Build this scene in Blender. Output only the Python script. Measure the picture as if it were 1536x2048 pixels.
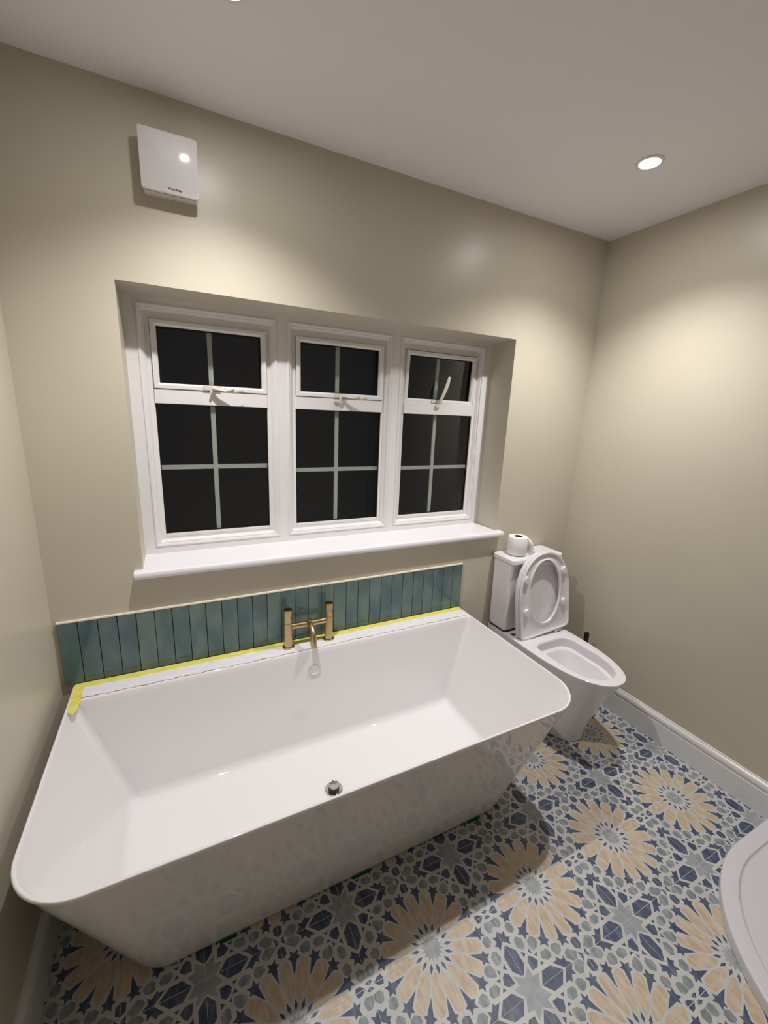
import bpy, bmesh, math, random
from mathutils import Vector, Matrix

for o in list(bpy.data.objects):
    bpy.data.objects.remove(o, do_unlink=True)
scene = bpy.context.scene
COL = scene.collection
rnd = random.Random(7)

# ------------------------------------------------------------------ camera
FPX, YAW, PITCH, ROLL = 834.35, -0.4662, -0.2344, -0.0418
CAM = Vector((0.4049, -1.6384, 1.5215))
R = (Matrix.Rotation(YAW, 3, 'Z') @ Matrix.Rotation(PITCH, 3, 'X') @ Matrix.Rotation(ROLL, 3, 'Y'))
right, fwd, up = R @ Vector((1, 0, 0)), R @ Vector((0, 1, 0)), R @ Vector((0, 0, 1))
cd = bpy.data.cameras.new('camera')
cam = bpy.data.objects.new('camera', cd)
COL.objects.link(cam)
M = Matrix((right, up, -fwd)).transposed().to_4x4()
M.translation = CAM
cam.matrix_world = M
cd.sensor_fit = 'HORIZONTAL'
cd.sensor_width = 36.0
cd.lens = FPX * 36.0 / 1536.0
cd.clip_start = 0.02
scene.camera = cam

# ------------------------------------------------------------------ world, exposure
w = bpy.data.worlds.new('night')
scene.world = w
w.use_nodes = True
w.node_tree.nodes['Background'].inputs[0].default_value = (0.010, 0.013, 0.022, 1)
w.node_tree.nodes['Background'].inputs[1].default_value = 0.25
scene.view_settings.view_transform = 'Standard'
scene.view_settings.look = 'None'
scene.view_settings.gamma = 1.0
scene.view_settings.use_curve_mapping = False
scene.view_settings.exposure = 0.14
LAMP_W, LAMP_COL, LAMP_CONE, LAMP_BLEND = 58.0, (1.0, 0.983, 0.970), 122.0, 1.0

# ------------------------------------------------------------------ room numbers
XL, XR, H = -0.0128, 2.4394, 2.4059
YF = -2.5
OX0, OX1, OZ0, OZ1 = 0.270, 1.897, 0.910, 1.885     # window opening
FY = 0.165                                          # face of window frame

# ------------------------------------------------------------------ helpers
def srgb(r, g, b):
    f = lambda c: ((c / 255 + .055) / 1.055) ** 2.4 if c > 10 else c / 255 / 12.92
    return (f(r), f(g), f(b), 1)

def mat(name, col, rough=.5, metal=0., spec=.5, coat=0., mottled=None, scale=8., bump=0., bscale=60., stretch=None, detail=3.):
    m = bpy.data.materials.new(name)
    m.use_nodes = True
    nt = m.node_tree
    b = nt.nodes['Principled BSDF']
    b.inputs['Base Color'].default_value = col
    b.inputs['Roughness'].default_value = rough
    b.inputs['Metallic'].default_value = metal
    b.inputs['Specular IOR Level'].default_value = spec
    b.inputs['Coat Weight'].default_value = coat
    b.inputs['Coat Roughness'].default_value = .03
    if mottled or bump:
        tc = nt.nodes.new('ShaderNodeTexCoord')
        src = tc.outputs['Object']
        if stretch:
            mp = nt.nodes.new('ShaderNodeMapping')
            mp.inputs['Scale'].default_value = stretch
            nt.links.new(src, mp.inputs['Vector'])
            src = mp.outputs['Vector']
    if mottled:
        oi = nt.nodes.new('ShaderNodeObjectInfo')
        add = nt.nodes.new('ShaderNodeVectorMath')
        mul = nt.nodes.new('ShaderNodeVectorMath'); mul.operation = 'SCALE'
        cx = nt.nodes.new('ShaderNodeCombineXYZ')
        nt.links.new(oi.outputs['Random'], cx.inputs[0]); nt.links.new(oi.outputs['Random'], cx.inputs[1])
        nt.links.new(cx.outputs[0], mul.inputs[0]); mul.inputs['Scale'].default_value = 37.0
        nt.links.new(src, add.inputs[0]); nt.links.new(mul.outputs[0], add.inputs[1])
        n = nt.nodes.new('ShaderNodeTexNoise')
        n.inputs['Scale'].default_value = scale
        n.inputs['Detail'].default_value = detail
        nt.links.new(add.outputs[0], n.inputs['Vector'])
        cr = nt.nodes.new('ShaderNodeValToRGB')
        els = cr.color_ramp.elements
        els[0].position = .32; els[0].color = mottled[0]
        els[1].position = .68; els[1].color = mottled[-1]
        if len(mottled) == 3:
            e = els.new(.5); e.color = mottled[1]
        nt.links.new(n.outputs['Fac'], cr.inputs['Fac'])
        nt.links.new(cr.outputs['Color'], b.inputs['Base Color'])
    if bump:
        n2 = nt.nodes.new('ShaderNodeTexNoise')
        n2.inputs['Scale'].default_value = bscale
        n2.inputs['Detail'].default_value = 3
        nt.links.new(src, n2.inputs['Vector'])
        bp = nt.nodes.new('ShaderNodeBump')
        bp.inputs['Strength'].default_value = bump
        bp.inputs['Distance'].default_value = .002
        nt.links.new(n2.outputs['Fac'], bp.inputs['Height'])
        nt.links.new(bp.outputs['Normal'], b.inputs['Normal'])
    return m

MT = {}
MT['wall'] = mat('beige_wall_paint', srgb(204, 196, 178), .34, spec=.40, mottled=[srgb(202, 194, 176), srgb(206, 198, 180)], scale=2.2, bump=.10, bscale=130)
MT['ceiling'] = mat('white_ceiling_paint', srgb(240, 238, 241), .6, spec=.3, bump=.08, bscale=120)
MT['wood'] = mat('white_gloss_woodwork', srgb(232, 231, 232), .25, bump=.05, bscale=50)
MT['upvc'] = mat('white_upvc', srgb(235, 232, 232), .30)
MT['sill'] = mat('white_sill', srgb(238, 236, 240), .28)
MT['handle'] = mat('aged_white_handle', srgb(222, 214, 205), .35)
MT['bar'] = mat('grey_green_glazing_bar', srgb(240, 241, 234), .4)
MT['gasket'] = mat('black_gasket', srgb(14, 14, 15), .5)
MT['acrylic'] = mat('white_acrylic', srgb(240, 237, 238), .03, coat=.3)
MT['ceramic'] = mat('white_ceramic', srgb(238, 235, 238), .10, coat=.3)
MT['seat'] = mat('white_seat_plastic', srgb(236, 233, 238), .22)
MT['chrome'] = mat('chrome', srgb(225, 222, 222), .09, metal=1.)
MT['brass'] = mat('brushed_brass', srgb(196, 174, 130), .30, metal=1., mottled=[srgb(186, 164, 120), srgb(206, 184, 142)], scale=30, stretch=(1, 1, .1))
MT['brass_dark'] = mat('brass_cap', srgb(118, 98, 66), .32, metal=1.)
MT['tile'] = mat('teal_glazed_tile', srgb(72, 100, 98), .16, coat=.4,
                 mottled=[srgb(72, 92, 102), srgb(86, 110, 109), srgb(108, 127, 117)], scale=7., stretch=(1.2, 1, .7), bump=.10, bscale=24)
MT['grout'] = mat('dark_grout', srgb(30, 36, 36), .8)
MT['trim'] = mat('cream_edge_trim', srgb(236, 230, 214), .4)
MT['tape'] = mat('yellow_masking_tape', srgb(232, 223, 108), .5, mottled=[srgb(224, 214, 92), srgb(240, 232, 130)], scale=30)
MT['green'] = mat('green_tape', srgb(10, 92, 48), .45)
MT['film'] = mat('crinkled_film', srgb(240, 238, 243), .14, bump=1.0, bscale=55)
MT['fan'] = mat('white_fan_plastic', srgb(232, 228, 230), .12)
MT['fan_body'] = mat('fan_body_plastic', srgb(215, 210, 205), .3)
MT['ink'] = mat('black_ink', srgb(14, 14, 16), .5)
MT['tissue'] = mat('white_tissue', srgb(238, 236, 236), .9, bump=.3, bscale=160)
MT['card'] = mat('grey_card_core', srgb(70, 66, 60), .9)
MT['blackp'] = mat('black_plastic', srgb(22, 21, 21), .3)
MT['tray'] = mat('white_tray', srgb(226, 223, 229), .22)
MT['copper'] = mat('grey_pipe', srgb(150, 146, 140), .35, metal=.6)
MT['f_line'] = mat('print_pale_line', srgb(200, 199, 198), .42, mottled=[srgb(193, 193, 193), srgb(208, 206, 204)], scale=14)
MT['f_blue'] = mat('print_blue', srgb(72, 84, 112), .42, mottled=[srgb(56, 66, 94), srgb(74, 85, 112), srgb(100, 110, 130)], scale=26, stretch=(2.2, .8, 1))
MT['f_grey'] = mat('print_grey', srgb(140, 147, 151), .42, mottled=[srgb(118, 125, 131), srgb(140, 147, 151), srgb(163, 168, 170)], scale=30, stretch=(2.4, .8, 1))
MT['f_sand'] = mat('print_sand', srgb(204, 184, 160), .42, mottled=[srgb(190, 166, 140), srgb(204, 184, 160), srgb(212, 198, 178)], scale=30, stretch=(2.4, .8, 1))
MT['f_star'] = mat('print_star_grey', srgb(158, 163, 167), .42, mottled=[srgb(143, 149, 155), srgb(170, 174, 177)], scale=30)
MT['f_grout'] = mat('pale_floor_grout', srgb(214, 213, 213), .8)

# pane of clear glass over the dark garden
g = bpy.data.materials.new('window_glass'); g.use_nodes = True
gb = g.node_tree.nodes['Principled BSDF']
gb.inputs['Base Color'].default_value = (.92, .95, .94, 1)
gb.inputs['Transmission Weight'].default_value = 1.0
gb.inputs['Roughness'].default_value = 0.0
gb.inputs['IOR'].default_value = 1.5
MT['glass'] = g
e = bpy.data.materials.new('lit_lamp_lens'); e.use_nodes = True
eb = e.node_tree.nodes['Principled BSDF']
eb.inputs['Base Color'].default_value = (1, 1, 1, 1)
eb.inputs['Emission Color'].default_value = (*LAMP_COL, 1)
eb.inputs['Emission Strength'].default_value = 200.0
MT['lens'] = e

def finish(name, verts, faces, m, parent=None, smooth=None, wn=False, bevel=0., mats=None, fm=None):
    me = bpy.data.meshes.new(name)
    me.from_pydata([tuple(v) for v in verts], [], faces)
    for mm in (mats or [m]):
        me.materials.append(mm)
    if fm:
        for p, i in zip(me.polygons, fm):
            p.material_index = i
    bm = bmesh.new(); bm.from_mesh(me)
    if not fm:
        bmesh.ops.recalc_face_normals(bm, faces=bm.faces)
    if bevel:
        es = [e for e in bm.edges if len(e.link_faces) == 2 and e.calc_face_angle(0) > .5]
        bmesh.ops.bevel(bm, geom=es, offset=bevel, segments=2, profile=.5, affect='EDGES', clamp_overlap=True)
        smooth = smooth or 40
    bm.to_mesh(me); bm.free()
    if smooth:
        for p in me.polygons: p.use_smooth = True
        me.set_sharp_from_angle(angle=math.radians(smooth))
    o = bpy.data.objects.new(name, me)
    COL.objects.link(o)
    if wn or bevel:
        md = o.modifiers.new('weighted', 'WEIGHTED_NORMAL'); md.keep_sharp = True
    if parent is not None:
        o.parent = parent
    return o

def empty(name, label, cat, loc=(0, 0, 0), kind=None, group=None):
    o = bpy.data.objects.new(name, None)
    o.empty_display_size = .05
    COL.objects.link(o)
    o.location = loc
    tag(o, label, cat, kind, group)
    return o

def tag(o, label=None, cat=None, kind=None, group=None):
    if label: o['label'] = label
    if cat: o['category'] = cat
    if kind: o['kind'] = kind
    if group: o['group'] = group
    return o

class MB:
    def __init__(s): s.v, s.f = [], []
    def box(s, x0, x1, y0, y1, z0, z1):
        n = len(s.v)
        s.v += [(x0, y0, z0), (x1, y0, z0), (x1, y1, z0), (x0, y1, z0), (x0, y0, z1), (x1, y0, z1), (x1, y1, z1), (x0, y1, z1)]
        s.f += [tuple(n + i for i in q) for q in ((3, 2, 1, 0), (4, 5, 6, 7), (0, 1, 5, 4), (1, 2, 6, 5), (2, 3, 7, 6), (3, 0, 4, 7))]
        return s
    def loft(s, loops, cap0=True, cap1=True, closed=True):
        n0 = len(s.v); k = len(loops[0])
        for L in loops: s.v += [tuple(p) for p in L]
        for a in range(len(loops) - 1):
            for i in range(k if closed else k - 1):
                j = (i + 1) % k
                s.f.append((n0 + a * k + i, n0 + a * k + j, n0 + (a + 1) * k + j, n0 + (a + 1) * k + i))
        if cap0: s.f.append(tuple(n0 + i for i in range(k - 1, -1, -1)))
        if cap1: s.f.append(tuple(n0 + (len(loops) - 1) * k + i for i in range(k)))
        return s
    def lathe(s, prof, c=(0, 0, 0), n=32, axis='Z'):
        loops = []
        for r, h in prof:
            L = []
            for i in range(n):
                a = 2 * math.pi * i / n
                p = (r * math.cos(a), r * math.sin(a), h)
                if axis == 'Y': p = (p[0], h, p[1])
                if axis == 'X': p = (h, p[0], p[1])
                L.append((c[0] + p[0], c[1] + p[1], c[2] + p[2]))
            loops.append(L)
        return s.loft(loops)
    def tube(s, pts, rad, n=16, cap=True):
        pts = [Vector(p) for p in pts]
        loops = []
        ref = Vector((1, 0, 0))
        for i, p in enumerate(pts):
            t = (pts[min(i + 1, len(pts) - 1)] - pts[max(i - 1, 0)]).normalized()
            a = t.cross(ref)
            if a.length < 1e-3: a = t.cross(Vector((0, 0, 1)))
            a.normalize(); b = t.cross(a)
            r = rad[i] if isinstance(rad, (list, tuple)) else rad
            rr = r if isinstance(r, (list, tuple)) else (r, r)
            loops.append([p + a * (rr[0] * math.cos(2 * math.pi * k / n)) + b * (rr[1] * math.sin(2 * math.pi * k / n)) for k in range(n)])
        return s.loft(loops, cap, cap)
    def build(s, name, m, parent=None, **k):
        return finish(name, s.v, s.f, m, parent, **k)

def rrect(x0, x1, y0, y1, r, k=10):
    """rounded rectangle, radii r = (x0y0, x1y0, x1y1, x0y1), anticlockwise, y0 < y1"""
    out = []
    for (cx, cy, a0), rr in zip(((x0, y0, 180), (x1, y0, 270), (x1, y1, 0), (x0, y1, 90)), r):
        sx = 1 if cx == x0 else -1; sy = 1 if cy == y0 else -1
        for i in range(k + 1):
            a = math.radians(a0 + 90 * i / k)
            out.append((cx + sx * rr + rr * math.cos(a), cy + sy * rr + rr * math.sin(a)))
    return out

# ================================================================== SETTING
# floor bed (pale grout) with every printed tile its own piece
floor = MB().box(XL, XR, YF, 0, -.06, -.0004).build('floor', MT['f_grout'])
tag(floor, kind='structure', label='floor of blue, grey and sand patterned square tiles')

# walls
def quad_wall(name, verts, faces, label):
    o = finish(name, verts, faces, MT['wall'])
    return tag(o, kind='structure', label=label)
b = MB()
T = .16 + .12
b.box(XL, OX0, 0, T, 0, H); b.box(OX1, XR, 0, T, 0, H)
b.box(OX0, OX1, 0, T, 0, OZ0); b.box(OX0, OX1, 0, T, OZ1, H)
tag(b.build('wall_back', MT['wall']), kind='structure', label='beige painted wall with the window recess')
tag(MB().box(XL - .12, XL, YF, T, 0, H).build('wall_left', MT['wall']), kind='structure', label='beige painted wall left of the bath')
tag(MB().box(XR, XR + .12, YF, T, 0, H).build('wall_right', MT['wall']), kind='structure', label='beige painted wall beside the toilet')
tag(MB().box(XL - .12, XR + .12, YF - .12, YF, 0, H).build('wall_front', MT['wall']), kind='structure', label='beige wall opposite the window')
tag(MB().box(XL - .12, XR + .12, YF - .12, T, H, H + .1).build('ceiling', MT['ceiling']), kind='structure', label='flat white ceiling')

# skirting boards
PROF = [(0, 0), (.0164, 0), (.0164, .1030), (.0150, .1045), (.0128, .1060), (.0128, .1085), (.0150, .1100), (.0168, .1130),
        (.0176, .1190), (.0170, .1260), (.0146, .1330), (.0110, .1375), (.0075, .1395), (.0075, .1420), (.0060, .1448), (.0030, .1455), (0, .1455)]
def skirting(name, p0, p1, nrm, label):
    p0, p1, nrm = Vector(p0), Vector(p1), Vector(nrm)
    L = [[p + nrm * t + Vector((0, 0, z)) for t, z in PROF] for p in (p0, p1)]
    o = MB().loft(L).build(name, MT['wood'], smooth=24)
    tag(o, kind='structure', label=label)
skirting('baseboard_right', (XR, -.0005, 0), (XR, YF, 0), (-1, 0, 0), 'white moulded skirting along the wall by the toilet')
skirting('baseboard_left', (XL, -.0005, 0), (XL, YF, 0), (1, 0, 0), 'white moulded skirting along the wall behind the bath end')
skirting('baseboard_front', (XL + .02, YF, 0), (XR - .02, YF, 0), (0, 1, 0), 'white moulded skirting opposite the window')

# ------------------------------------------------------------------ window
win = bpy.data.objects.new('window_1', None); COL.objects.link(win)
win.location = (0, 0, 0)
tag(win, kind='structure', label='white three-light window with glazing bars, dark night outside')
LX = [(.309, .796), (.839, 1.322), (1.366, 1.853)]
ZB, ZT = .966, 1.861
FB = .238
f = MB()
f.box(OX0, LX[0][0], FY, FB, .937, OZ1)
f.box(LX[2][1], OX1, FY, FB, .937, OZ1)
for x0, x1 in LX:
    f.box(x0, x1, FY, FB, .937, ZB); f.box(x0, x1, FY, FB, ZT, OZ1)
f.build('outer_frame', MT['upvc'], win)
for a, c in ((LX[0][1], LX[1][0]), (LX[1][1], LX[2][0])):
    MB().box(a, c, FY, FB, .937, OZ1).build('mullion', MT['upvc'], win)
def rings(rect, prof, y_list=None):
    """mitred ring: prof = [(dl, dr, db, dt, y)]"""
    x0, x1, z0, z1 = rect
    loops = []
    for dl, dr, db, dt, y in prof:
        loops.append([(x0 + dl, y, z0 + db), (x1 - dr, y, z0 + db), (x1 - dr, y, z1 - dt), (x0 + dl, y, z1 - dt)])
    return MB().loft(loops, False, False)
def u(d, y): return (d, d, d, d, y)
BARX = [.5475, 1.070, 1.598]
BARZ = [1.277, 1.2545, 1.253]
for n, (x0, x1) in enumerate(LX):
    # ogee moulding round the light
    rings((x0, x1, ZB, ZT), [u(0, FY + .004), u(.000, FY - .003), u(.004, FY - .004), u(.009, FY - .002), u(.010, FY + .003), u(.015, FY + .004),
                             u(.019, FY + .010), u(.023, FY + .014), u(.024, FY + .018), (.038, .038, .030, .047, FY + .019), (.038, .038, .030, .047, FB)]
          ).build('moulding', MT['upvc'], win, smooth=28)
    gx0, gx1 = x0 + .038, x1 - .038
    # transom and lower bead
    MB().box(gx0, gx1, FY + .010, FB, 1.520, 1.573).build('transom', MT['upvc'], win, bevel=.002)
    MB().box(gx0, gx1, FY + .018, FB, ZB + .030, 1.011).build('glazing_bead', MT['upvc'], win, bevel=.003)
    # fixed lower pane with its bars
    pane = MB().box(gx0 - .003, gx1 + .003, .195, .199, 1.008, 1.523).build('pane', MT['glass'], win)
    pane['label'] = 'large lower window pane, dark outside'
    bx = BARX[n]
    MB().box(bx - .0085, bx + .0085, .201, .209, 1.009, 1.522).build('glazing_bar', MT['bar'], pane)
    MB().box(gx0, gx1, .2015, .2095, BARZ[n] - .0085, BARZ[n] + .0085).build('glazing_bar', MT['bar'], pane)
    rings((gx0, gx1, 1.011, 1.520), [u(.000, .190), u(.0030, .190), u(.0030, .1995), u(.0008, .1995), u(.0008, FB + .002), u(0, FB + .002)]).build('gasket', MT['gasket'], pane)
    # top-hung sash
    sx0, sx1, sz0, sz1 = gx0 + .0015, gx1 - .0015, 1.5745, ZT - .049
    hinge = Vector(((sx0 + sx1) / 2, .205, sz1))
    ang = math.radians(3.2) if n == 2 else 0.
    sash = bpy.data.objects.new('sash', None); COL.objects.link(sash)
    sash.parent = win; sash.location = hinge; sash.rotation_euler = (ang, 0, 0)
    if n == 2: sash['label'] = 'top-hung sash pushed ajar'
    def rel(o):
        o.data.transform(Matrix.Translation(-hinge)); o.parent = sash; return o
    rel(rings((sx0, sx1, sz0, sz1), [u(0, FB), u(0, FY + .007), u(.0015, FY + .0055), u(.013, FY + .0055), u(.020, FY + .013), u(.020, FB), u(0, FB)]).build('sash_frame', MT['upvc'], smooth=25))
    rel(MB().box(sx0 + .017, sx1 - .017, .195, .199, sz0 + .017, sz1 - .017).build('pane', MT['glass']))
    rel(MB().box(bx - .0085, bx + .0085, .201, .209, sz0 + .019, sz1 - .019).build('glazing_bar', MT['bar']))
    rel(rings((sx0 + .020, sx1 - .020, sz0 + .020, sz1 - .020), [u(.000, .186), u(.003, .186), u(.003, .1995), u(.0008, .1995), u(.0008, FB + .002), u(0, FB + .002)]).build('gasket', MT['gasket']))
    # cockspur handle
    hx = (.548, 1.076, 1.592)[n]
    hy = FY + .0055 if n < 2 else FY + .018
    hd = bpy.data.objects.new('handle', None); COL.objects.link(hd)
    hd.parent = win; hd.location = (hx, hy, 1.585)
    pl = MB(); pl.box(-.034, .030, -.005, 0, -.0085, .0085)
    pl.build('handle_plate', MT['handle'], hd, bevel=.002)
    pv = MB(); pv.lathe([(.0085, 0), (.0085, -.022), (.006, -.024)], (.004, 0, 0), 20, 'Y')
    pv.build('pivot', MT['handle'], hd, smooth=40)
    sc = MB(); sc.lathe([(.0035, -.0052), (.0035, -.0062)], (.019, 0, 0), 14, 'Y')
    sc.build('screw', MT['ink'], hd)
    ns = MB(); ns.tube([(0, -.012, 0), (-.006, -.016, -.014), (-.010, -.012, -.026)], [(.006, .005), (.006, .005), (.004, .004)], 10)
    ns.build('spur', MT['handle'], hd, smooth=50)
    if n < 2:
        P = [(.004, -.022, 0), (.022, -.032, -.004), (.045, -.040, -.008), (.075, -.044, -.008), (.108, -.042, -.005)]
        Wd = [(.006, .008), (.005, .009), (.004, .010), (.004, .010), (.003, .007)]
    else:
        P = [(.002, -.020, -.004), (.010, -.030, .020), (.020, -.036, .050), (.032, -.038, .085), (.042, -.036, .118)]
        Wd = [(.006, .008), (.005, .009), (.0045, .010), (.0045, .010), (.003, .007)]
    MB().tube(P, Wd, 12).build('lever', MT['handle'], hd, smooth=50)

# keep blocks on transoms
for n in (1, 2):
    hx = (0, 1.060, 1.592)[n]
    MB().box(hx - .016, hx + .010, FY - .004, FY + .010, 1.556, 1.568).build('keep', MT['handle'], win, bevel=.002)

# sill board with a rounded nose
prof = [(.175, .937), (.0, .937), (-.028, .9375), (-.0355, .9345), (-.039, .928), (-.039, .919), (-.0355, .9125), (-.028, .910), (-.001, .910)]
SX0, SX1 = .243, 1.921
L0 = [(SX0, y, z) for y, z in prof[1:]]; L1 = [(SX1, y, z) for y, z in prof[1:]]
s = MB().loft([L0, L1])
s.box(OX0, OX1, -.002, .175, .9101, .937)
s.build('window_sill', MT['sill'], win, smooth=35)
# garden darkness is left to the night sky

# ------------------------------------------------------------------ floor tiles
POLY = [
 ('g', [(.4975, .049), (.4975, .088), (.466, .114), (.439, .106), (.429, .069), (.449, .044)]),
 ('b', [(.4985, .124), (.4985, .190), (.451, .229), (.449, .206), (.427, .191), (.459, .177), (.443, .141), (.474, .151)]),
 ('g', [(.386, .109), (.419, .121), (.426, .156), (.396, .181), (.364, .171), (.359, .129)]),
 ('g', [(.391, .207), (.417, .221), (.425, .261), (.393, .294), (.364, .281), (.358, .233)]),
 ('b', [(.4985, .216), (.446, .271), (.446, .356), (.4985, .409)]),
 ('b', [(.421, .294), (.394, .316), (.419, .333)]),
 ('b', [(.349, .304), (.368, .319), (.349, .338)]),
 ('b', [(.306, .347), (.344, .349), (.326, .368)]),
 ('b', [(.326, .394), (.341, .415), (.307, .415)]),
 ('g', [(.291, .251), (.326, .262), (.340, .296), (.331, .331), (.290, .324), (.260, .300), (.262, .270)]),
 ('b', [(.386, .336), (.413, .357), (.419, .411), (.371, .413), (.341, .386), (.362, .351)]),
 ('s', [(.4985, .4985), (.4985, .419), (.434, .379), (.441, .434), (.389, .439), (.435, .4985)]),
 ('b', [(.359, .441), (.4145, .4985), (.217, .4985), (.281, .443)]),
 ('g', [(.236, .358), (.289, .356), (.306, .386), (.276, .414), (.231, .411), (.217, .389)]),
 ('g', [(.179, .356), (.201, .379), (.194, .416), (.172, .426), (.134, .413), (.121, .381), (.144, .362)]),
 ('b', [(.207, .424), (.219, .441), (.253, .441), (.189, .4985), (.124, .4985), (.154, .474), (.150, .442), (.176, .458)]),
 ('g', [(.091, .424), (.126, .434), (.141, .461), (.104, .4975), (.064, .4975), (.036, .466)]),
 ('b', [(.0015, .392), (.031, .406), (.030, .449), (.0015, .469)]),
 ('b', [(.036, .469), (.033, .4985), (.006, .4985)]),
 ('b', [(.397, .002), (.466, .002), (.436, .024), (.406, .027)]),
 ('b', [(.4985, .004), (.4985, .030), (.474, .022)]),
]
def polar(r, t, off=(0, 0)):
    return (r * math.cos(t) - off[0] * math.sin(t), r * math.sin(t) + off[0] * math.cos(t))
def clip_quadrant(poly):
    for ax in (0, 1):
        out = []
        lim = .0015
        for i in range(len(poly)):
            p, q = poly[i - 1], poly[i]
            if (p[ax] >= lim) != (q[ax] >= lim):
                t = (lim - p[ax]) / (q[ax] - p[ax])
                out.append((p[0] + t * (q[0] - p[0]), p[1] + t * (q[1] - p[1])))
            if q[ax] >= lim: out.append(q)
        poly = out
        if len(poly) < 3: return []
    return poly
for k in range(5):
    th = math.radians(22.5 * k)
    half = [(.138, .000), (.146, .0075), (.165, .0210), (.200, .0320), (.240, .0385), (.285, .0400), (.320, .0390), (.344, .0335), (.362, .0190), (.3715, .000)]
    pts = [polar(r, th, (t,)) for r, t in half] + [polar(r, th, (-t,)) for r, t in half[-2:0:-1]]
    pts = clip_quadrant(pts)
    if pts: POLY.append(('p', pts))
for k in range(4):
    th = math.radians(11.25 + 22.5 * k)
    dart = [(.268, 0), (.362, -3.3), (.374, -6.9), (.387, -3.5), (.417, -4.2), (.399, 0), (.417, 4.2), (.387, 3.5), (.374, 6.9), (.362, 3.3)]
    POLY.append(('b', [polar(r, th + math.radians(a)) for r, a in dart]))
    dia = [(.093, 0), (.119, .0115), (.156, 0), (.119, -.0115)]
    POLY.append(('b', [polar(r, th, (t,)) for r, t in dia]))
st = [(.0015, .0015)]
for k in range(5):
    th = 22.5 * k
    st.append(polar(.084, math.radians(th)))
    if k < 4: st.append(polar(.057, math.radians(th + 11.25)))
POLY.append(('s', [(max(.0015, a), max(.0015, c)) for a, c in st]))
SLOT = {'b': 1, 'g': 2, 'p': 3, 's': 4}
TP = .4
G = .0008
def tile_mesh(sx, sy, clip=None):
    """one 200 mm tile; its local origin is the flower centre"""
    verts, faces, fm = [], [], []
    lo, hi = G, TP / 2 - G
    base = [(lo, lo), (hi, lo), (hi, hi), (lo, hi)]
    def add(poly, z, mi):
        n = len(verts)
        q = [(x * sx, y * sy) for x, y in poly]
        a = sum(q[i - 1][0] * q[i][1] - q[i][0] * q[i - 1][1] for i in range(len(q)))
        if a < 0: q = q[::-1]
        verts.extend((x, y, z) for x, y in q)
        faces.append(tuple(range(n, n + len(q)))); fm.append(mi)
        return n
    n0 = add(base, 0., 0)
    n1 = len(verts)
    verts.extend((x, y, -.0005) for x, y, z in verts[n0:n0 + 4])
    for i in range(4):
        j = (i + 1) % 4
        faces.append((n0 + j, n0 + i, n1 + i, n1 + j)); fm.append(0)
    for c, poly in POLY:
        add([(x * TP, y * TP) for x, y in poly], .00012, SLOT[c])
    me = bpy.data.meshes.new('floor_tile')
    me.from_pydata(verts, [], faces)
    for k in ('f_line', 'f_blue', 'f_grey', 'f_sand', 'f_star'): me.materials.append(MT[k])
    for p, i in zip(me.polygons, fm): p.material_index = i
    bm = bmesh.new(); bm.from_mesh(me)
    bmesh.ops.triangulate(bm, faces=[f for f in bm.faces if len(f.verts) > 4])
    if clip:
        for co, no in clip:
            bmesh.ops.bisect_plane(bm, geom=bm.verts[:] + bm.edges[:] + bm.faces[:], plane_co=co, plane_no=no, clear_outer=True)
    bm.to_mesh(me); bm.free()
    return me
FOX, FOY = .9804, -.9254
full = {(sx, sy): tile_mesh(sx, sy) for sx in (1, -1) for sy in (1, -1)}
for i in range(-4, 6):
    for j in range(-7, 5):
        cx, cy = FOX + i * TP, FOY + j * TP
        for sx in (1, -1):
            for sy in (1, -1):
                x0, x1 = sorted((cx, cx + sx * TP / 2)); y0, y1 = sorted((cy, cy + sy * TP / 2))
                if x1 < XL + .004 or x0 > XR - .004 or y1 < YF + .004 or y0 > -.004: continue
                cl = []
                if x0 < XL: cl.append(((XL - cx + .001, 0, 0), (-1, 0, 0)))
                if x1 > XR: cl.append(((XR - cx - .001, 0, 0), (1, 0, 0)))
                if y0 < YF: cl.append(((0, YF - cy + .001, 0), (0, -1, 0)))
                if y1 > 0: cl.append(((0, 0 - cy - .001, 0), (0, 1, 0)))
                o = bpy.data.objects.new('floor_tile', tile_mesh(sx, sy, cl) if cl else full[(sx, sy)])
                COL.objects.link(o); o.parent = floor; o.location = (cx, cy, 0)

# ================================================================== BATH
bath = empty('bath', 'white freestanding bath with tapering sides standing below the window', 'bath', (.856, -.41, 0))
def sec(z, x0, x1, yb, yf, rf, rb):
    return [(x, y, z) for x, y in rrect(x0, x1, yf, yb, (rf, rf, rb, rb), 12)]
loops = []
def lerp(a, c, t): return a + (c - a) * t
lo = (.190, 1.522, -.016, -.654, .11, .012); hi = (.0275, 1.6855, -.014, -.8055, .150, .010)
loops.append(sec(.001, .200, 1.512, -.020, -.645, .10, .010))
for t in (0., .02, .25, .5, .75, .93, 1.):
    loops.append(sec(.006 + .522 * t, *[lerp(a, c, t) for a, c in zip(lo, hi)]))
loops.append(sec(.5345, .0250, 1.6880, -.0125, -.8080, .150, .010))
loops.append(sec(.5390, .0255, 1.6875, -.0125, -.8075, .150, .010))
loops.append(sec(.5405, .0275, 1.6855, -.0140, -.8055, .149, .010))
loops.append(sec(.5407, .0305, 1.6825, -.1080, -.8025, .147, .012))
loops.append(sec(.5392, .0330, 1.6800, -.1130, -.8000, .145, .014))
loops.append(sec(.5330, .0350, 1.6780, -.1165, -.7980, .144, .016))
top = (.0365, 1.6765, -.1185, -.7965, .142, .018); bot = (.164, 1.549, -.158, -.672, .060, .030)
for t in (.03, .3, .6, .9, 1.):
    loops.append(sec(lerp(.528, .150, t), *[lerp(a, c, t) for a, c in zip(top, bot)]))
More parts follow.
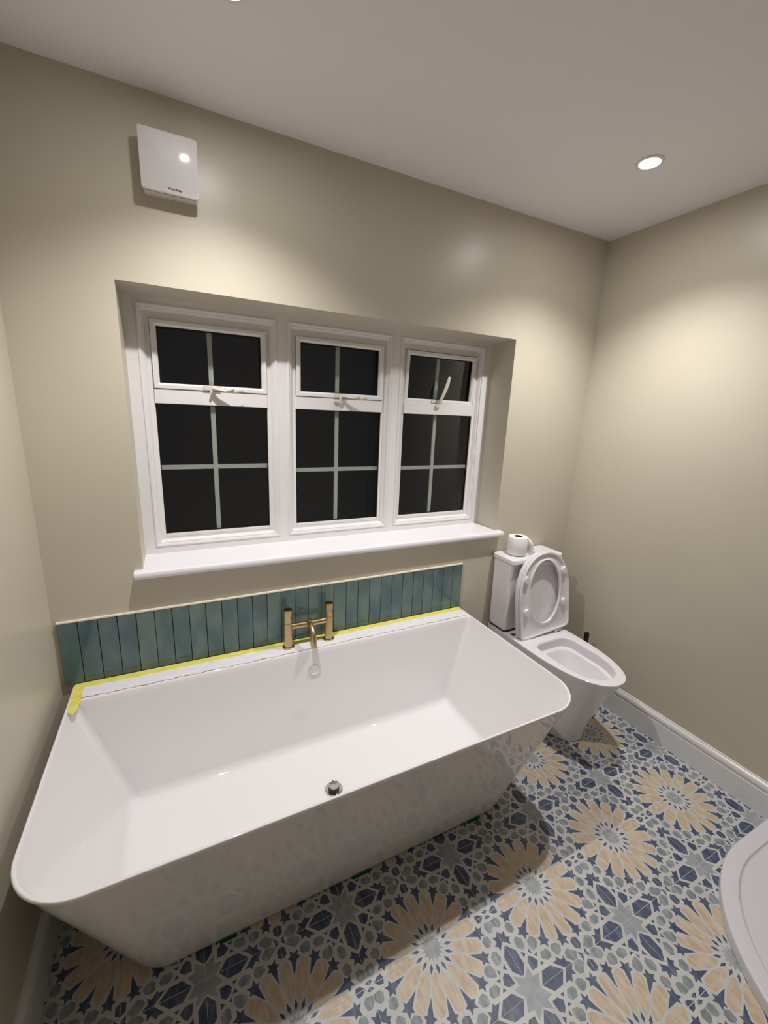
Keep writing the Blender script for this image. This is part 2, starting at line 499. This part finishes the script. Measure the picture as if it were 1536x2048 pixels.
loops.append(sec(.140, .167, 1.546, -.161, -.669, .058, .030))
loops.append(sec(.130, .173, 1.540, -.167, -.663, .055, .030))
loops.append(sec(.123, .184, 1.529, -.178, -.652, .050, .030))
loops.append(sec(.1195, .200, 1.513, -.194, -.636, .045, .028))
loops.append(sec(.1185, .260, 1.450, -.250, -.585, .040, .026))
loops.append(sec(.1175, .600, 1.100, -.350, -.470, .040, .026))
m = MB().loft(loops)
c = Vector((.856, -.41, 0))
def to_local(o, c):
    o.data.transform(Matrix.Translation(-Vector(c)))
    return o
to_local(m.build('tub', MT['acrylic'], bath, smooth=50, wn=True), c)
# overflow cover on the sloping back wall
yo = -.1185 - .0395 * (.528 - .452) / .378
ov = MB().lathe([(.0225, 0), (.0225, -.005), (.0205, -.0075), (0.012, -.0085), (.0005, -.0088)], (0, 0, 0), 36, 'Y')
o = ov.build('overflow_cover', MT['chrome'], bath, smooth=40)
o.location = Vector((.866, yo + .001, .452)) - c; o.rotation_euler = (math.radians(-6), 0, 0)
dr = MB().lathe([(.0385, 0), (.0385, .0010), (.0365, .0018), (.0350, .0012), (.0335, .0008)], (0, 0, 0), 40)
d = dr.build('drain_ring', MT['acrylic'], bath, smooth=35); d.location = Vector((.858, -.410, .1178)) - c
MB().lathe([(.0335, .0009), (.0325, .0013), (.0260, .0011), (.0225, .0010), (.0005, .0010)], (0, 0, 0), 40).build('drain_dish', MT['chrome'], d, smooth=35)
pg = MB().lathe([(.0205, .0012), (.0205, .0170), (.0200, .0180)], (0, 0, 0), 32)
pg.build('plug', MT['blackp'], d, smooth=35)
MB().lathe([(.0200, .0180), (.0204, .0195), (.0200, .0205), (.0180, .0212), (.0168, .0204), (.0005, .0202)], (0, 0, 0), 32).build('plug_cap', MT['chrome'], d, smooth=35)

# ------------------------------------------------------------------ tap
tap = empty('bath_tap', 'brushed brass bath filler tap with two pillars on the bath rim', 'tap', (.863, -.060, .541))
for sx in (-1, 1):
    px = sx * .0885
    p = MB().lathe([(.0175, .004), (.0175, .112), (.0160, .1125), (.0160, .1145), (.0175, .115), (.0175, .171)], (px, 0, 0), 36)
    p = p.build('pillar', MT['brass'], tap, smooth=35)
    MB().lathe([(.0245, .0), (.0245, .005), (.0225, .007), (.0176, .0075)], (px, 0, 0), 36).build('flange', MT['brass'], p, smooth=35)
    MB().lathe([(.0175, .171), (.0175, .1735), (.0165, .1745), (.0005, .1746)], (px, 0, 0), 36).build('end_cap', MT['brass_dark'], p, smooth=35)
    MB().tube([(px + .007, -.0172, .148), (px + .0105, -.0155, .141), (px + .0135, -.0130, .132)], .0013, 8).build('index_mark', MT['brass_dark'], p)
MB().tube([(-.075, 0, .094), (.075, 0, .094)], .0125, 24).build('bridge', MT['brass'], tap, smooth=40)
cv = [(0, .006, .094), (0, -.008, .098), (0, -.024, .097), (0, -.040, .091), (0, -.055, .079), (0, -.066, .063), (0, -.073, .045), (0, -.077, .024)]
MB().tube(cv, [(.0130, .0130), (.0150, .0130), (.0160, .0125), (.0165, .0125), (.0185, .0125), (.0195, .0125), (.0205, .0128), (.0210, .0130)], 24).build('spout', MT['brass'], tap, smooth=50)
MB().lathe([(.0095, .090), (.0095, .113), (.0080, .1155), (.0005, .116)], (.002, -.006, 0), 24).build('diverter_knob', MT['brass'], tap, smooth=40)

# ------------------------------------------------------------------ masking tape and film on the bath rim
tape = empty('masking_tape', 'yellow masking tape with clear film stuck along the back rim of the bath', 'tape', (.856, -.03, .5412))
def strip(x0, x1, f0, f1, nx, z0, wob=0., name='', m=None, zw=0., ny=1):
    vs, fs = [], []
    for i in range(nx + 1):
        x = lerp(x0, x1, i / nx)
        for j in range(ny + 1):
            y = lerp(f0(x), f1(x), j / ny)
            vs.append((x - .856, y + .03 + (rnd.uniform(-wob, wob) if 0 < j else 0), z0 - .5412 + (rnd.uniform(0, zw))))
    for i in range(nx):
        for j in range(ny):
            a = i * (ny + 1) + j
            fs.append((a, a + 1, a + ny + 2, a + ny + 1))
    k = len(vs); vs += [(a, b_, c_ - .0003) for a, b_, c_ in vs]
    fs2 = [tuple(k + i for i in reversed(q)) for q in fs]
    return finish(name, vs, fs + fs2, m, tape, smooth=60)
strip(.031, 1.684, lambda x: -.0128, lambda x: -.0480, 90, .5415, .0012, 'tape_strip', MT['tape'])
vs = [(.030, -.044), (.066, -.044), (.062, -.110), (.060, -.170), (.052, -.186), (.047, -.181), (.041, -.178), (.033, -.168)]
tb = MB().loft([[(x - .856, y + .03, z) for x, y in vs] for z in (.0001, .0005)])
tb.build('tape_strip', MT['tape'], tape)
strip(.062, 1.668, lambda x: -.0465, lambda x: -.108, 150, .5416, .0035, 'film', MT['film'], .0030, 6)

# green tape ends under the bath front
for k, (x0, x1) in enumerate(((.423, .471), (.839, .902), (1.313, 1.373))):
    yv = -.652
    o = MB().box(-(x1 - x0) / 2, (x1 - x0) / 2, -.009, .012, 0, .0007).build('green_tape', MT['green'])
    o.location = ((x0 + x1) / 2, yv, .0002)
    tag(o, ('green tape end under the left part of the bath front', 'green tape end under the middle of the bath front', 'green tape end under the bath front nearest the toilet')[k], 'tape', group='green tape ends under the bath')

# ================================================================== SPLASHBACK
PT, ZT0, ZT1 = .058369, .5425, .7762
spl = empty('splashback', 'single row of upright teal glazed tiles behind the bath', 'splashback', (.846, 0, ZT0))
ref = Vector((.846, 0, ZT0))
to_local(MB().box(0, 29 * PT, -.0065, -.0002, ZT0, ZT1).build('grout_bed', MT['grout'], spl), ref)
to_local(MB().box(-.0005, 29 * PT + .0005, -.0115, -.0002, ZT1, ZT1 + .0062).build('edge_trim', MT['trim'], spl, bevel=.001), ref)
tv = []
for k in range(3):
    b = MB().box(-PT / 2 + .0011, PT / 2 - .0011, -.0102, -.0062, 0, ZT1 - ZT0 - .0006)
    o = b.build('splash_tile', MT['tile'], spl, bevel=.0012)
    tv.append(o)
for k in range(29):
    o = tv[k] if k < 3 else tv[k % 3].copy()
    if k >= 3:
        COL.objects.link(o); o.parent = spl
    o.location = ((k + .5) * PT - .846 + rnd.uniform(-.0002, .0002), -rnd.uniform(0, .0007), 0)
    o.rotation_euler = (rnd.uniform(-.002, .002), rnd.uniform(-.0012, .0012), rnd.uniform(-.012, .012))

# ================================================================== TOILET
TX = 2.072
wc = empty('toilet', 'white close-coupled toilet with seat and lid raised', 'toilet', (TX, 0, 0))
def dshape(hw, yb, yf, n, cy, rb=.02, cx=0., ex=2.3):
    """D outline sampled by angle about (cx, cy): square back, superellipse front"""
    poly = []
    ys = yf + (cy - yf) * 1.0
    straight = lerp(yb, yf, .45)
    for i in range(9):
        a = math.pi * i / 2 / 8
        poly.append((hw - rb + rb * math.cos(a), yb - rb + rb * math.sin(a)))
    for i in range(9):
        a = math.pi / 2 + math.pi * i / 2 / 8
        poly.append((-hw + rb + rb * math.cos(a), yb - rb + rb * math.sin(a)))
    for i in range(41):
        a = math.pi + math.pi * i / 40
        c_, s_ = math.cos(a), math.sin(a)
        poly.append((hw * math.copysign(abs(c_) ** (2 / ex), c_), straight - (straight - yf) * abs(s_) ** (2 / ex)))
    out = []
    for i in range(n):
        a = 2 * math.pi * i / n
        dx, dy = math.cos(a), math.sin(a)
        best = 1e9
        for k in range(len(poly)):
            x1, y1 = poly[k - 1][0] - cx, poly[k - 1][1] - cy
            x2, y2 = poly[k][0] - cx, poly[k][1] - cy
            ex_, ey_ = x2 - x1, y2 - y1
            den = dx * ey_ - dy * ex_
            if abs(den) < 1e-12: continue
            t = (x1 * ey_ - y1 * ex_) / den
            s_ = (x1 * dy - y1 * dx) / den
            if t > 0 and -1e-6 <= s_ <= 1 + 1e-6: best = min(best, t)
        out.append((cx + dx * best, cy + dy * best))
    return out
N = 72
CY = -.45
def dl(z, hw, yb, yf, rb=.02, ex=2.3): return [(x, y, z) for x, y in dshape(hw, yb, yf, N, CY, rb, 0, ex)]
def hole(z, hw, yb, yf, r, ex=2.4): return [(x, y, z) for x, y in dshape(hw, yb, yf, N, CY, r, 0, ex)]
ZR = .412
L = [dl(0, .118, -.010, -.532, .015, 2.4), dl(.006, .122, -.009, -.538, .016, 2.4), dl(.06, .126, -.008, -.545, .018), dl(.15, .138, -.007, -.572, .02), dl(.25, .152, -.006, -.608, .02),
     dl(.34, .165, -.005, -.650, .02), dl(.395, .1715, -.004, -.680, .02), dl(ZR - .010, .1735, -.004, -.685, .02), dl(ZR - .003, .1725, -.004, -.684, .02), dl(ZR, .168, -.005, -.679, .02),
     hole(ZR, .124, -.288, -.642, .055), hole(ZR - .003, .119, -.293, -.637, .053), hole(ZR - .010, .1165, -.2955, -.6345, .052), hole(ZR - .040, .119, -.293, -.637, .052), hole(ZR - .052, .120, -.292, -.638, .052), hole(ZR - .055, .116, -.296, -.634, .052),
     hole(ZR - .058, .104, -.310, -.622, .05), hole(ZR - .075, .097, -.320, -.612, .05), hole(ZR - .13, .080, -.340, -.582, .05), hole(ZR - .19, .056, -.365, -.540, .04), hole(ZR - .235, .038, -.395, -.505, .03), hole(ZR - .25, .02, -.42, -.48, .015)]
MB().loft(L).build('pan', MT['ceramic'], wc, smooth=42, wn=True)
# cistern with a lid
def rbox(x0, x1, y0, y1, zs, r):
    return MB().loft([[(x, y, z) for x, y in rrect(x0 + d, x1 - d, y0 + d, y1 - d, (max(r - d, .003),) * 4, 6)] for z, d in zs])
rbox(-.180, .166, -.146, -.006, [(ZR + .006, .012), (ZR + .010, .008), (.44, .006), (.796, 0)], .022).build('cistern', MT['ceramic'], wc, smooth=42, wn=True)
rbox(-.187, .173, -.164, -.004, [(.796, .004), (.799, 0), (.815, 0), (.820, .002), (.822, .006)], .022).build('cistern_lid', MT['ceramic'], wc, smooth=42, wn=True)
rbox(-.172, .160, -.142, -.008, [(ZR, 0), (ZR + .006, 0)], .02).build('cistern_gasket', MT['gasket'], wc)
MB().lathe([(.036, .822), (.036, .824), (.033, .8255), (.0005, .8256)], (-.085, -.076, 0), 32).build('flush_button', MT['chrome'], wc, smooth=40)
# raised seat and lid
up_ = bpy.data.objects.new('raised', None)
HB = Vector((.018, -.236, ZR + .010)); LEAN = math.radians(5.2); SKEW = math.radians(-4.6)
def place(o):
    o.location = HB; o.rotation_euler = (-LEAN, SKEW, 0); return o
NS = 72
def sd(hw, t0, t1, n_, ct=.225, r=.02, ex=2.25):
    """outline in the raised seat plane: x across, z up from the hinge, y = -n toward the room"""
    pts = dshape(hw, -t0, -t1, NS, -ct, r, 0, ex)
    return [(x, -n_, -y) for x, y in pts]
def ell(a, b_, ct, n_):
    return [(a * math.cos(2 * math.pi * i / NS), -n_, ct - b_ * math.sin(2 * math.pi * i / NS)) for i in range(NS)]
bpy.data.objects.remove(up_)
def blend(A, B_, t, n_): return [(lerp(p[0], q[0], t), -n_, lerp(p[2], q[2], t)) for p, q in zip(A, B_)]
out0 = sd(.170, .000, .440, 0); hol = ell(.106, .170, .232, 0)
ringL = [sd(.168, .002, .438, -.004), sd(.171, .000, .441, 0), sd(.171, .000, .441, .009), sd(.169, .002, .439, .011), sd(.163, .008, .433, .0105), sd(.160, .011, .430, .006), sd(.155, .016, .425, .004),
         blend(sd(.155, .016, .425, 0), hol, .45, .0035), blend(sd(.155, .016, .425, 0), hol, .80, .0055), blend(sd(.155, .016, .425, 0), hol, .90, .0095), blend(sd(.155, .016, .425, 0), hol, .96, .0105), ell(.106, .170, .232, .0085), ell(.105, .169, .232, .002), ell(.108, .172, .232, -.004)]
ringL.append(ringL[0])
seat = place(MB().loft(ringL, False, False).build('seat', MT['seat'], wc, smooth=45))
for bx_, bz_ in ((-.130, .325), (.130, .325), (-.130, .150), (.130, .150)):
    bm_ = [[(bx_ + a * k * .0150, -n_, bz_ + c_ * k * .019 - (.004 if c_ < 0 else 0)) for a, c_ in [(math.cos(t * math.pi / 8), math.sin(t * math.pi / 8)) for t in range(16)]] for k, n_ in ((1.0, .003), (1.0, .015), (.88, .0185), (.3, .0190))]
    MB().loft(bm_).build('bumper', MT['seat'], seat, smooth=40)
# lid behind the seat
lidL = [sd(.165, .012, .432, -.032), sd(.171, .006, .440, -.030), sd(.1735, .004, .4435, -.024), sd(.1735, .004, .4435, -.008), sd(.171, .006, .441, -.006), sd(.166, .012, .434, -.006), sd(.163, .016, .430, -.020),
        sd(.155, .026, .422, -.0225), ell(.05, .08, .232, -.0228)]
place(MB().loft(lidL).build('seat_lid', MT['seat'], wc, smooth=45))
for hx in (-.085, .085):
    o = MB().tube([(hx - .022, -.004, -.004), (hx + .022, -.004, -.004)], .0095, 16).build('hinge', MT['chrome'], wc, smooth=40)
    place(o)
for hx in (-.085, .085):
    MB().lathe([(.012, ZR), (.012, ZR + .008), (.008, ZR + .010)], (.008 + hx, -.236, 0), 16).build('hinge_post', MT['chrome'], wc, smooth=40)
rbox(-.152, -.128, -.190, -.166, [(ZR - .0005, 0), (ZR + .0012, 0)], .004).build('fixing_cover', MT['card'], wc)
# supply pipe stub with a black cap beside the pan
pp = empty('capped_pipe', 'short pipe with a black cap between toilet and wall', 'pipe', (2.352, -.296, 0))
MB().lathe([(.0085, .0), (.0085, .350)], (0, 0, 0), 20).build('pipe', MT['copper'], pp, smooth=40)
MB().lathe([(.0115, .335), (.0130, .339), (.0130, .392), (.0115, .397), (.0005, .398)], (0, 0, 0), 24).build('cap', MT['blackp'], pp, smooth=40)

# toilet roll on the cistern
tr = empty('toilet_roll', 'white toilet roll standing on the toilet cistern', 'toilet roll', (1.978, -.084, .8262))
MB().loft([[(r * math.cos(2 * math.pi * i / 40), r * math.sin(2 * math.pi * i / 40), z) for i in range(40)] for r, z in
          ((.0215, .002), (.046, .0), (.0495, .003), (.0500, .05), (.0495, .093), (.0465, .096), (.0215, .0955), (.0205, .09), (.0205, .004), (.0215, .002))], False, False).build('roll', MT['tissue'], tr, smooth=50)
MB().loft([[(r * math.cos(2 * math.pi * i / 32), r * math.sin(2 * math.pi * i / 32), z) for i in range(32)] for r, z in
          ((.0190, .003), (.0204, .003), (.0204, .0965), (.0190, .0965), (.0190, .003))], False, False).build('core', MT['card'], tr, smooth=50)
vs, fs = [], []
path = [(.045, .018), (.0505, .004), (.055, -.014), (.058, -.034), (.056, -.055), (.048, -.072), (.034, -.081)]
for i, (x, y) in enumerate(path):
    for j in range(9):
        t = j / 8
        droop = .000 + .10 * (i / 6) ** 1.2
        vs.append((x + .0035 * math.sin(5 * t + i), y + .0035 * math.cos(7 * t + i * 1.3) - .004 * t * i / 6, .094 - .0925 * t - .06 * (i / 6) ** 1.6 * (1 - t)))
for i in range(len(path) - 1):
    for j in range(8):
        a = i * 9 + j
        fs.append((a, a + 1, a + 10, a + 9))
o = finish('loose_sheet', vs, fs, MT['tissue'], tr, smooth=70)
sm = o.modifiers.new('thick', 'SOLIDIFY'); sm.thickness = .0006

# ================================================================== EXTRACTOR FAN
fan = empty('extractor_fan', 'square white extractor fan cover high on the wall above the window', 'extractor fan', (.444, 0, 2.2125))
bdy = MB().loft([[(x, y, z) for x, z in rrect(-.0745, .0745, -.0770, .0745, (.008,) * 4, 5)] for y in (-.0003, -.0335)])
bdy.build('fan_body', MT['fan_body'], fan, smooth=40)
pn = MB().loft([[(x * k, y, z * k) for x, z in rrect(-.0785, .0785, -.0785, .0785, (.007,) * 4, 6)] for y, k in ((-.042, .985), (-.043, 1.), (-.0495, 1.), (-.0515, .992), (-.0520, .98))])
pnl = pn.build('front_panel', MT['fan'], fan, smooth=40)
MB().box(-.066, .066, -.0425, -.0332, -.066, .066).build('panel_clip', MT['gasket'], fan)
fc = bpy.data.curves.new('lettering', 'FONT'); fc.body = 'Vent-Axia'; fc.size = .0092; fc.align_x = 'CENTER'; fc.extrude = .0001; fc.offset = .0004
fo = bpy.data.objects.new('lettering_curve', fc); COL.objects.link(fo)
dg = bpy.context.evaluated_depsgraph_get()
tm = bpy.data.meshes.new_from_object(fo.evaluated_get(dg))
bpy.data.objects.remove(fo)
tm.materials.clear(); tm.materials.append(MT['ink'])
to = bpy.data.objects.new('lettering', tm); COL.objects.link(to); to.parent = pnl
to.location = (.010, -.0521, -.069); to.rotation_euler = (math.pi / 2, 0, 0)

# ================================================================== SHOWER TRAY
tray = empty('shower_tray', 'white shower tray with a curved front corner beside the skirting', 'shower tray', (2.1, -1.6, 0))
def tray_out(d, z, n=28):
    r = .51 - d; cx, cy = 2.165, -1.66
    xr = 2.4225 - d; yb = -2.03 + d
    P = [(xr, -1.15 - d)]
    for i in range(n + 1):
        a = math.pi / 2 + math.pi / 2 * i / n
        P.append((cx + r * math.cos(a), cy + r * math.sin(a)))
    P += [(1.655 + d, yb), (xr, yb)]
    return [(x - 2.1, y + 1.6, z) for x, y in P]
MB().loft([tray_out(.003, 0), tray_out(0, .004), tray_out(0, .034), tray_out(.002, .038), tray_out(.006, .040), tray_out(.044, .0405), tray_out(.048, .0395), tray_out(.0505, .036), tray_out(.053, .0335), tray_out(.058, .033), tray_out(.2, .027)]).build('tray', MT['tray'], tray, smooth=40, wn=True)
MB().lathe([(.045, .0265), (.045, .030), (.042, .032), (.0005, .0322)], (.06, -.05, 0), 32).build('waste_cover', MT['chrome'], tray, smooth=40)

# ================================================================== DOWNLIGHTS
def downlight(x, y, label):
    t = empty('downlight', label, 'ceiling light', (x, y, H), group='recessed ceiling lights')
    MB().loft([[(r * math.cos(2 * math.pi * i / 48), r * math.sin(2 * math.pi * i / 48), z) for i in range(48)] for r, z in
              ((.045, -.0002), (.045, -.003), (.043, -.0045), (.034, -.0045), (.0325, -.003), (.0325, -.0002), (.045, -.0002))], False, False).build('bezel', MT['upvc'], t, smooth=40)
    MB().lathe([(.0325, -.0006), (.0325, -.0022), (.0005, -.0024)], (0, 0, 0), 32).build('lens', MT['lens'], t, smooth=30)
    ld = bpy.data.lights.new('lamp', 'SPOT')
    ld.energy = LAMP_W; ld.color = LAMP_COL
    ld.spot_size = math.radians(LAMP_CONE); ld.spot_blend = LAMP_BLEND
    ld.shadow_soft_size = .017
    lo_ = bpy.data.objects.new('lamp', ld); COL.objects.link(lo_)
    lo_.parent = t; lo_.location = (0, 0, -.012)
    return t
downlight(.575, -.455, 'recessed ceiling light above the tap end of the bath')
downlight(1.953, -.508, 'recessed ceiling light above the toilet')
